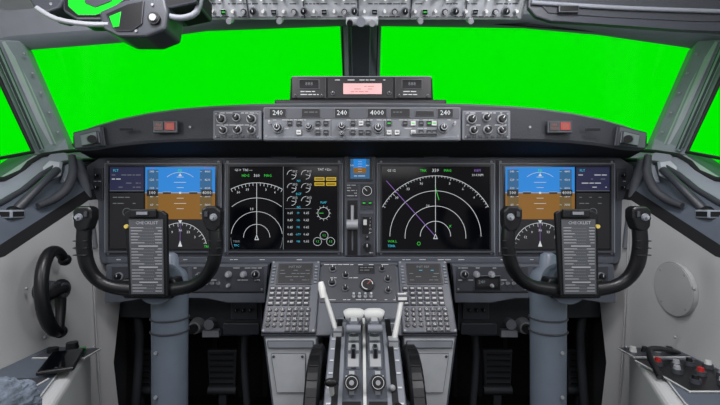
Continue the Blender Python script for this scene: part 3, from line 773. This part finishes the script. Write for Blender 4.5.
# ------------------------------------------------------------ control yokes
def yoke(cx, sg):
    b = B('control_yoke')
    d = .85; Y = F(d)
    def horn(s, out):
        P = [(cx + s * 62, 212, .83), (cx + s * 65, 226, .83), (cx + s * 66, 246, .83), (cx + s * 62.5, 265, .835), (cx + s * 53, 279, .845), (cx + s * 38, 287, .85), (cx + s * 14, 290, .86)]
        b.tube([M(*p) for p in P], [.0125, .0140, .0145, .0145, .0135, .0135, .016], BLACK, 16, 4)
        b.prism(F(.83), [(cx + s * 54, 209), (cx + s * 58, 206), (cx + s * 68, 206), (cx + s * 73, 211), (cx + s * 72, 226), (cx + s * 67, 233), (cx + s * 58, 229), (cx + s * 54, 218)], -6, 7, BLACK, 2, 3)
        b.cyl(F(.83), cx + s * 66, 217, 3.8, 7, 9, PANELL, 16, 3.2); b.cyl(F(.83), cx + s * 66, 217, 1.5, 9, 12, SILV, 12)
        b.box(F(.83), cx + s * 59 - 2, 211, cx + s * 59 + 2, 217, 7, 8.5, PANELD, .6)
        if out: b.cyl(F(.835), cx + s * 72, 218, 6.5, -9, 1, SILV, 20, 5.5); b.cyl(F(.835), cx + s * 72, 218, 3, 1, 3, BLACK, 16)
        for yy in (240, 247, 254): b.box(F(.83), cx + s * 66 - 7, yy, cx + s * 66 + 7, yy + 1, 3, 6.4, RUB, .3)
    horn(-1, sg < 0); horn(1, sg > 0)
    b.prism(F(.86), [(cx - 26, 278), (cx + 26, 278), (cx + 30, 288), (cx + 24, 298), (cx - 24, 298), (cx - 30, 288)], -14, 4, BLACK, 2, 3)
    b.cyl(F(.88), cx + (-sg) * 8, 284, 19, -14, 6, COLUMN, 28)
    b.prism(Y, [(cx - 22, 213), (cx - 18, 210.5), (cx + 15, 210.5), (cx + 20, 214), (cx + 21, 295), (cx - 17, 295)], 2, 7, BLACK, 1.2)
    b.prism(Y, [(cx - 17, 219), (cx + 17, 219), (cx + 18, 292.5), (cx - 14.5, 292.5)], 7, 8, CARD, .3)
    b.box(Y, cx - 16, 209, cx + 11, 217.5, 6, 10, BLACK, 1.2); b.box(Y, cx - 8, 211, cx + 4, 215, 10, 11.5, PANELL, .6)
    b.cyl(Y, cx + 19 * sg, 226, 2.0, 7, 9, mat('brass_knob', '#c9b35a', .4), 12)
    b.text(Y, 'CHECKLIST', cx + 1, 222.5, 3.8, 8.1, INK)
    y = 227
    for k in range(22):
        xl = cx - 15 + (y - 219) / 74 * 2.2
        if k in (6, 13, 18):
            b.line(Y, xl + 7, y + .5, cx + 12, y + .5, 1.0, 8.1, INK)
        else:
            wl = random.uniform(6, 14); b.quad(Y, xl, y, xl + wl, y + .6, 8.1, INK)
            for q in range(int(xl + wl + 1), int(cx + 8), 2): b.quad(Y, q, y + .5, q + .8, y + 1.0, 8.1, PANELL)
            b.quad(Y, cx + 16 - random.uniform(4, 8), y, cx + 16, y + .6, 8.1, INK)
        y += 2.95
    colx = 170 if sg < 0 else 548
    c0 = M(colx, 272, .94)
    rows = []
    nn = 28
    for (z, rx) in ((c0.z + .045, .010), (c0.z + .040, .017), (c0.z + .012, .021), (c0.z + .002, .034), (c0.z - .01, .040), (c0.z - .04, .041), (-.40, .040), (-.86, .040)):
        rows.append([Vector((c0.x + rx * math.cos(6.28318 * k / nn), .94 + rx * .9 * math.sin(6.28318 * k / nn), z)) for k in range(nn)])
    bv, _ = b.loft(rows, COLUMN, True, True)
    f = b.bm.faces.new(bv[:nn]); f.material_index = b.mi(COLUMN)
    for z in (-.27, -.30): b.tube([Vector((c0.x + .042 * math.cos(6.28318 * k / 24), .94 + .038 * math.sin(6.28318 * k / 24), z)) for k in range(25)], .0022, PANELD, 6, 1)
    b.tube([Vector((c0.x, .92, c0.z - .02)), M(cx, 284, .87)], [.03, .028], COLUMN, 18, 1)
    for zz in (-.22, -.34, -.44):
        b.cyl(FR((c0.x - sg * -.015, .904, zz), (1, 0, 0), (0, 0, 1), (0, -1, 0)), 0, 0, .004, 0, .003, SILV, 10)
    b.cyl(FR((c0.x, .94, -.86), (1, 0, 0), (0, 1, 0), (0, 0, 1)), 0, 0, .085, 0, .10, RUB, 24, .05)
    b.done()
yoke(150, -1); yoke(574, 1)

# ------------------------------------------------------------ tiller (crescent handwheel with hub arm)
b = B('steering_tiller')
c = Vector((-.735, .972, -.215))
U = Vector((-.2, .98, 0)).normalized() * .066; V = Vector((.1, 0, -1)).normalized() * .098
pts = [c + U * math.cos(a) + V * math.sin(a) for a in [math.radians(k) for k in range(95, 316, 20)]]
b.tube(pts, [.011, .014, .015, .015, .0145, .014, .014, .014, .014, .013, .012, .011], BLACK, 14, 3)
b.ball(pts[0], .015, BLACK); b.ball(pts[-1], .015, BLACK)
b.tube([c + U * .25 + V * -.05, c - U * .35, c - U * .96 + V * .05], [.018, .014, .011], BLACK, 12)
b.tube([c + V * .92 - U * .15, c + V * .45 + U * .1, c + U * .15], [.010, .011, .014], BLACK, 12)
b.ball(c + U * .25, .024, BLACK, (.7, 1.1, 1.1))
b.tube([c + Vector((.012, .01, 0)), c + Vector((-.05, .01, 0))], [.018, .026], PANELD, 18, 1)
b.done()
# ------------------------------------------------------------ round cover on right wall
b = B('wall_speaker')
SPF = FR((.779, .995, -.215), (-.05, -.998, 0), (0.03, 0, -1), (-.998, .05, 0))
b.cyl(SPF, 0, 0, .067, -.010, .001, LININGD, 48); b.cyl(SPF, 0, 0, .065, .001, .002, LINING, 48)
for a in (45, 135, 225, 315): b.cyl(SPF, .058 * math.cos(math.radians(a)), .058 * math.sin(math.radians(a)), .0025, .002, .0028, SILV, 8)
b.done()

# ------------------------------------------------------------ side consoles
for sg in (-1, 1):
    b = B('side_console')
    zt = -.36
    poly = [(.775, 1.01), (.672, 1.0), (.545, .71), (.53, .62), (.775, .62)]
    pob = [(.732, 1.0), (.66, .99), (.535, .71), (.52, .63), (.732, .63)]
    t_ = [Vector((sg * x, y, zt)) for x, y in poly]; bo_ = [Vector((sg * x, y, -.86)) for x, y in pob]
    n_ = len(poly)
    _, fs_ = b.mesh(t_ + bo_, [tuple(range(n_)), tuple(range(2 * n_ - 1, n_ - 1, -1))] + [(i, (i + 1) % n_, n_ + (i + 1) % n_, n_ + i) for i in range(n_)], LINING)
    b._bev(fs_, .010, 3)
    poly2 = [(.765, .985), (.69, .98), (.575, .71), (.56, .64), (.765, .64)]
    b.slab([Vector((sg * x, y, zt)) for x, y in poly2], (0, 0, .006), LEDGE, .002)
    CF = FR((sg * .68, .86, zt + .006), (.001 , 0, 0), (0, -.001, 0), (0, 0, .001))
    if sg < 0:
        b.box(CF, -60, -100, 60, -40, 0, 5, PANELD, 2)
        b.cyl(CF, 0, -85, 14, 5, 24, BLACK, 20, 12); b.cyl(CF, 34, -70, 8, 5, 16, mat('green_knob', '#357a41'), 16)
        b.cyl(CF, -38, -75, 12, 5, 14, BLACK, 20)
        b.box(CF, -70, 60, 60, 180, 0, 4, PANELD, 2)
    else:
        b.box(CF, -60, -105, 70, -45, 0, 5, PANELD, 2)
        for xx, m_ in ((-40, OFFW), (-12, BLACK), (18, OFFW), (45, BLACK)): b.cyl(CF, xx, -78, 8, 5, 16, m_, 18, 6)
        b.box(CF, -70, -30, 70, 120, 0, 5, BLACK, 2)
        for xx, yy, m_ in ((-40, 0, RED), (-8, 10, SILV), (28, 0, BLACK), (55, 15, OFFW), (-30, 40, SILV), (10, 50, RED), (45, 60, SILV), (-30, 85, BLACK), (15, 95, OFFW)):
            b.cyl(CF, xx, yy, 10, 5, 13, PANELD, 18, 9); b.cyl(CF, xx, yy, 6.5, 13, 20, m_, 16, 5.5)
        b.tube([Vector((.60, .80, -.35)), Vector((.62, .86, -.32)), Vector((.68, .90, -.33)), Vector((.74, .93, -.35))], .006, BLACK, 8)
    b.done()
b = B('smartphone')
PH = FR((-.64, .86, -.345), (.001 * .9, .001 * .43, 0), (.001 * .43, -.001 * .9, 0), (0, 0, .001))
b.box(PH, -32, -62, 32, 62, 0, 9, BLACK, 4, 3); b.box(PH, -29, -57, 29, 57, 9, 9.4, GLASSB, 1)
b.cyl(PH, 0, 52, 3, 9.4, 9.6, PANELD, 12); b.box(PH, -6, -55, 6, -54, 9.4, 9.6, PANELD)
b.done()

# ------------------------------------------------------------ pilot seat (fleece covered) at the left edge
b = B('pilot_seat')
b.box(None, -.74, .38, -.400, .525, -.60, -.218, FUR, .035, 5)
b.box(None, -.74, .46, -.43, .61, -.62, -.50, FUR, .045, 5)
for f in b.bm.faces: f.smooth = True
b.box(None, -.68, .40, -.48, .55, -.86, -.60, PANELD, .01)
ob = b.done()
s1 = ob.modifiers.new('sub', 'SUBSURF'); s1.subdivision_type = 'SIMPLE'; s1.levels = 4; s1.render_levels = 4
tx = bpy.data.textures.new('fleece', 'CLOUDS'); tx.noise_scale = .010
dm = ob.modifiers.new('fleece', 'DISPLACE'); dm.texture = tx; dm.strength = .012; dm.mid_level = .5

# ------------------------------------------------------------ overhead panel
b = B('overhead_panel')
O = Vector((0, 1.0, .456)); Vv = Vector((0, -.1, .134)); Lv = Vv.length; uu = .0025
OF = FR(O, (uu, 0, 0), tuple(-Vv / Lv * uu), tuple(Vector((0, -.134, -.1)) / Lv * uu))
b.box(OF, -165, -85, 162, 0, -14, 0, LEGG, 2)
b.box(OF, -160, -84, 157, -3, 0, 1.2, OVHD, .6)
for xx in (-110, -55, -2, 50, 104): b.box(OF, xx - 1, -84, xx + 1, -2, 1.2, 2, PANELD, .2)
for k in range(32):
    xx = -154 + k * 9.9
    t = k % 5
    if t == 0: knob(b, OF, xx, -9, 3.8, 7, PANELL, BLACK, 90, LABEL, 1.2)
    elif t in (1, 3): toggle(b, OF, xx, -8, 1.2, True, WHITE, 1.3)
    elif t == 2: button(b, OF, xx, -8, 5.5, 5, BLACK, E_G if k % 4 == 2 else E_GR, 1.2, 2)
    else: knob(b, OF, xx, -8, 2.8, 6, BLACK, SILV, 45, LABEL, 1.2)
    knob(b, OF, xx, -22, 3, 6, PANELL, BLACK, 90, LABEL, 1.2) if k % 2 else toggle(b, OF, xx, -21, 1.2, False, WHITE, 1.2)
b.dashes(OF, -156, -15.5, 154, -15, 4, 1, 1.3, BLACK, .6); b.dashes(OF, -156, -3.8, 154, -3.2, 4, .9, 1.3, BLACK, .5)
b.box(OF, -14, -4, 18, 4, -8, 6, LEGG, 1.5); b.cyl(OF, -10, 1, 3, 6, 10, BLACK, 16); b.cyl(OF, 12, 1, 3, 6, 10, SILV, 16); b.cyl(OF, 1, 0, 4.4, 6, 9, PANELL, 16)
for xx in (-130, -80, 60, 110): b.cyl(OF, xx, 0, 3.4, -4, 6, SILV, 14, 2.6)
b.done()

# ------------------------------------------------------------ head-up display projector (upper left)
hudg = mat('hud_green_lens', '#17b524', .08, noise=.3, nscale=6, spec=.8)
b = B('head_up_display')
H = F(.80) @ Matrix.Translation((0, -10, 0))
b.prism(H, [(30, -6), (58, -6), (66, 12), (62, 20), (50, 24), (38, 21), (30, 8)], -30, 4, PANELD, 2, 3)
b.prism(H, [(62, -8), (130, -8), (134, 12), (122, 24), (104, 31), (78, 31), (64, 22)], -26, 2, BLACK, 2.5, 3)
b.prism(H, [(70, -4), (124, -4), (126, 12), (112, 22), (98, 27), (80, 27), (70, 18)], 2, 3.4, hudg, .8)
b.prism(H, [(84, -2), (118, -2), (114, 13), (98, 19), (88, 15)], 3.4, 4.2, PANELD, .6)
b.prism(H, [(102, 24), (128, 14), (150, 8), (168, 10), (171, 24), (168, 42), (150, 49), (122, 49), (106, 41)], -30, 6, PANELD, 3, 3)
b.prism(H, [(110, 27), (132, 18), (148, 14), (146, 37), (136, 44), (120, 44)], 6, 7.5, BLACK, 1)
b.prism(H, [(114, 30), (126, 25), (124, 40), (118, 41)], 7.5, 8, hudg, .4)
b.cyl(H, 158, 32, 6, 6, 9, BLACK, 20); b.cyl(H, 158, 32, 3.4, 9, 11, SILV, 16)
b.prism(H, [(150, -6), (198, -6), (198, 14), (170, 20), (152, 18)], -40, 4, BLACKM, 2)
b.tube([H @ Vector((168, 26, 0)), H @ Vector((182, 28, 0)), H @ Vector((195, 20, -4)), H @ Vector((199, -4, -8))], .006, PANELL, 10)
b.tube([H @ Vector((40, 20, 4)), H @ Vector((60, 31, 4)), H @ Vector((90, 36, 4)), H @ Vector((112, 36, 4))], .005, SILV, 10)
for x, y in ((42, 6), (54, 16), (156, 18), (140, 44)): screw(b, H, x, y, 1.3, 4 if x < 60 else 7)
b.box(H, 90, -40, 140, -4, -60, -20, PANELD, 1)
b.done()
# ------------------------------------------------------------ sun visor (upper right)
b = B('sun_visor')
V_ = F(.95)
b.prism(V_, [(528, -14), (528, 8), (536, 17), (552, 22), (610, 25), (680, 30), (730, 32), (760, 30), (760, -14)], -5, 1, PANELD, 1.5, 3)
b.prism(V_, [(540, -12), (540, 6), (548, 14), (610, 18), (690, 22), (750, 23), (750, -12)], 1, 2, SHIELD, .8)
b.tube([V_ @ Vector((530, 4, 3)), V_ @ Vector((620, 10, 4)), V_ @ Vector((740, 14, 4))], .005, PANELL, 10)
b.box(V_, 556, 8, 576, 15, 2, 6, BLACK, 1)
b.done()

# ------------------------------------------------------------ window latches
for sg in (-1, 1):
    b = B('window_latch')
    q = lambda x, y, d: M(*mir((x, y, d), sg))
    b.slab([q(36, 168, 1.13), q(48, 154, 1.17), q(66, 152, 1.18), (q(72, 163, 1.16)), q(68, 180, 1.12), q(48, 190, 1.08), q(36, 184, 1.08)], (sg * .02, .05, 0), FRAME, .008, 3)
    b.slab([q(44, 168, 1.11), q(52, 160, 1.13), q(64, 162, 1.13), q(62, 176, 1.09), q(48, 182, 1.07)], (0, -.01, 0), FRAMEL, .004)
    b.tube([q(72, 156, 1.12), q(73, 172, 1.10), q(67, 188, 1.07), q(54, 199, 1.04), q(38, 206, 1.0)], [.009, .011, .012, .011, .008], SHIELD, 12)
    b.tube([q(57, 170, 1.09), q(46, 180, 1.04), q(30, 196, 1.0), q(14, 212, .97)], [.010, .009, .010, .012], PANELD, 10)
    b.ball(q(14, 212, .97), .017, BLACK, (1, 1.4, .9))
    b.box(None, *(lambda c: (c.x - .03, c.y - .02, c.x + .03, c.y + .02, c.z - .01, c.z + .01))(q(6, 214, .95)), BLACKM, .004)
    b.done()

# ------------------------------------------------------------ lights
w = bpy.data.worlds.new('w'); scene.world = w; w.use_nodes = True
w.node_tree.nodes['Background'].inputs[0].default_value = (.98, .97, 1.0, 1); w.node_tree.nodes['Background'].inputs[1].default_value = 0.28
def area(name, loc, tgt, size, e, col=(1, 1, 1), sy=None):
    l = bpy.data.lights.new(name, 'AREA'); l.energy = e; l.size = size; l.color = col
    if sy: l.shape = 'RECTANGLE'; l.size_y = sy
    ob = bpy.data.objects.new(name, l); ob.location = loc
    ob.rotation_euler = (Vector(tgt) - Vector(loc)).to_track_quat('-Z', 'Y').to_euler()
    scene.collection.objects.link(ob)
area('cabin_fill_light', (0, -.4, .62), (0, 1.2, -.02), .9, 6, (.99, .97, 1))
area('ceiling_fill_left', (-.42, .5, .62), (-.45, 1.0, -.3), .25, 5.2, (.99, .96, 1))  # unseen fill added under the ceiling for top light, no real fixture
area('ceiling_fill_right', (.42, .5, .62), (.45, 1.0, -.3), .25, 5.2, (.99, .96, 1))  # matching added fill on the right, also no real fixture
area('side_fill_left', (-.85, .25, .3), (.8, 1.05, -.3), .3, 2.6, (.98, .97, 1))  # unseen fill added inside the cabin to brighten the opposite side wall
area('side_fill_right', (.85, .25, .3), (-.8, 1.05, -.3), .3, 2.6, (.98, .97, 1))  # mirrored added fill, brightens the left wall

# ------------------------------------------------------------ camera
cam = bpy.data.cameras.new('camera'); cam.sensor_width = 36; cam.lens = FPX / 720 * 36; cam.clip_start = .02
co = bpy.data.objects.new('camera', cam); co.location = (0, 0, 0); co.rotation_euler = (math.radians(90), 0, 0)
scene.collection.objects.link(co); scene.camera = co
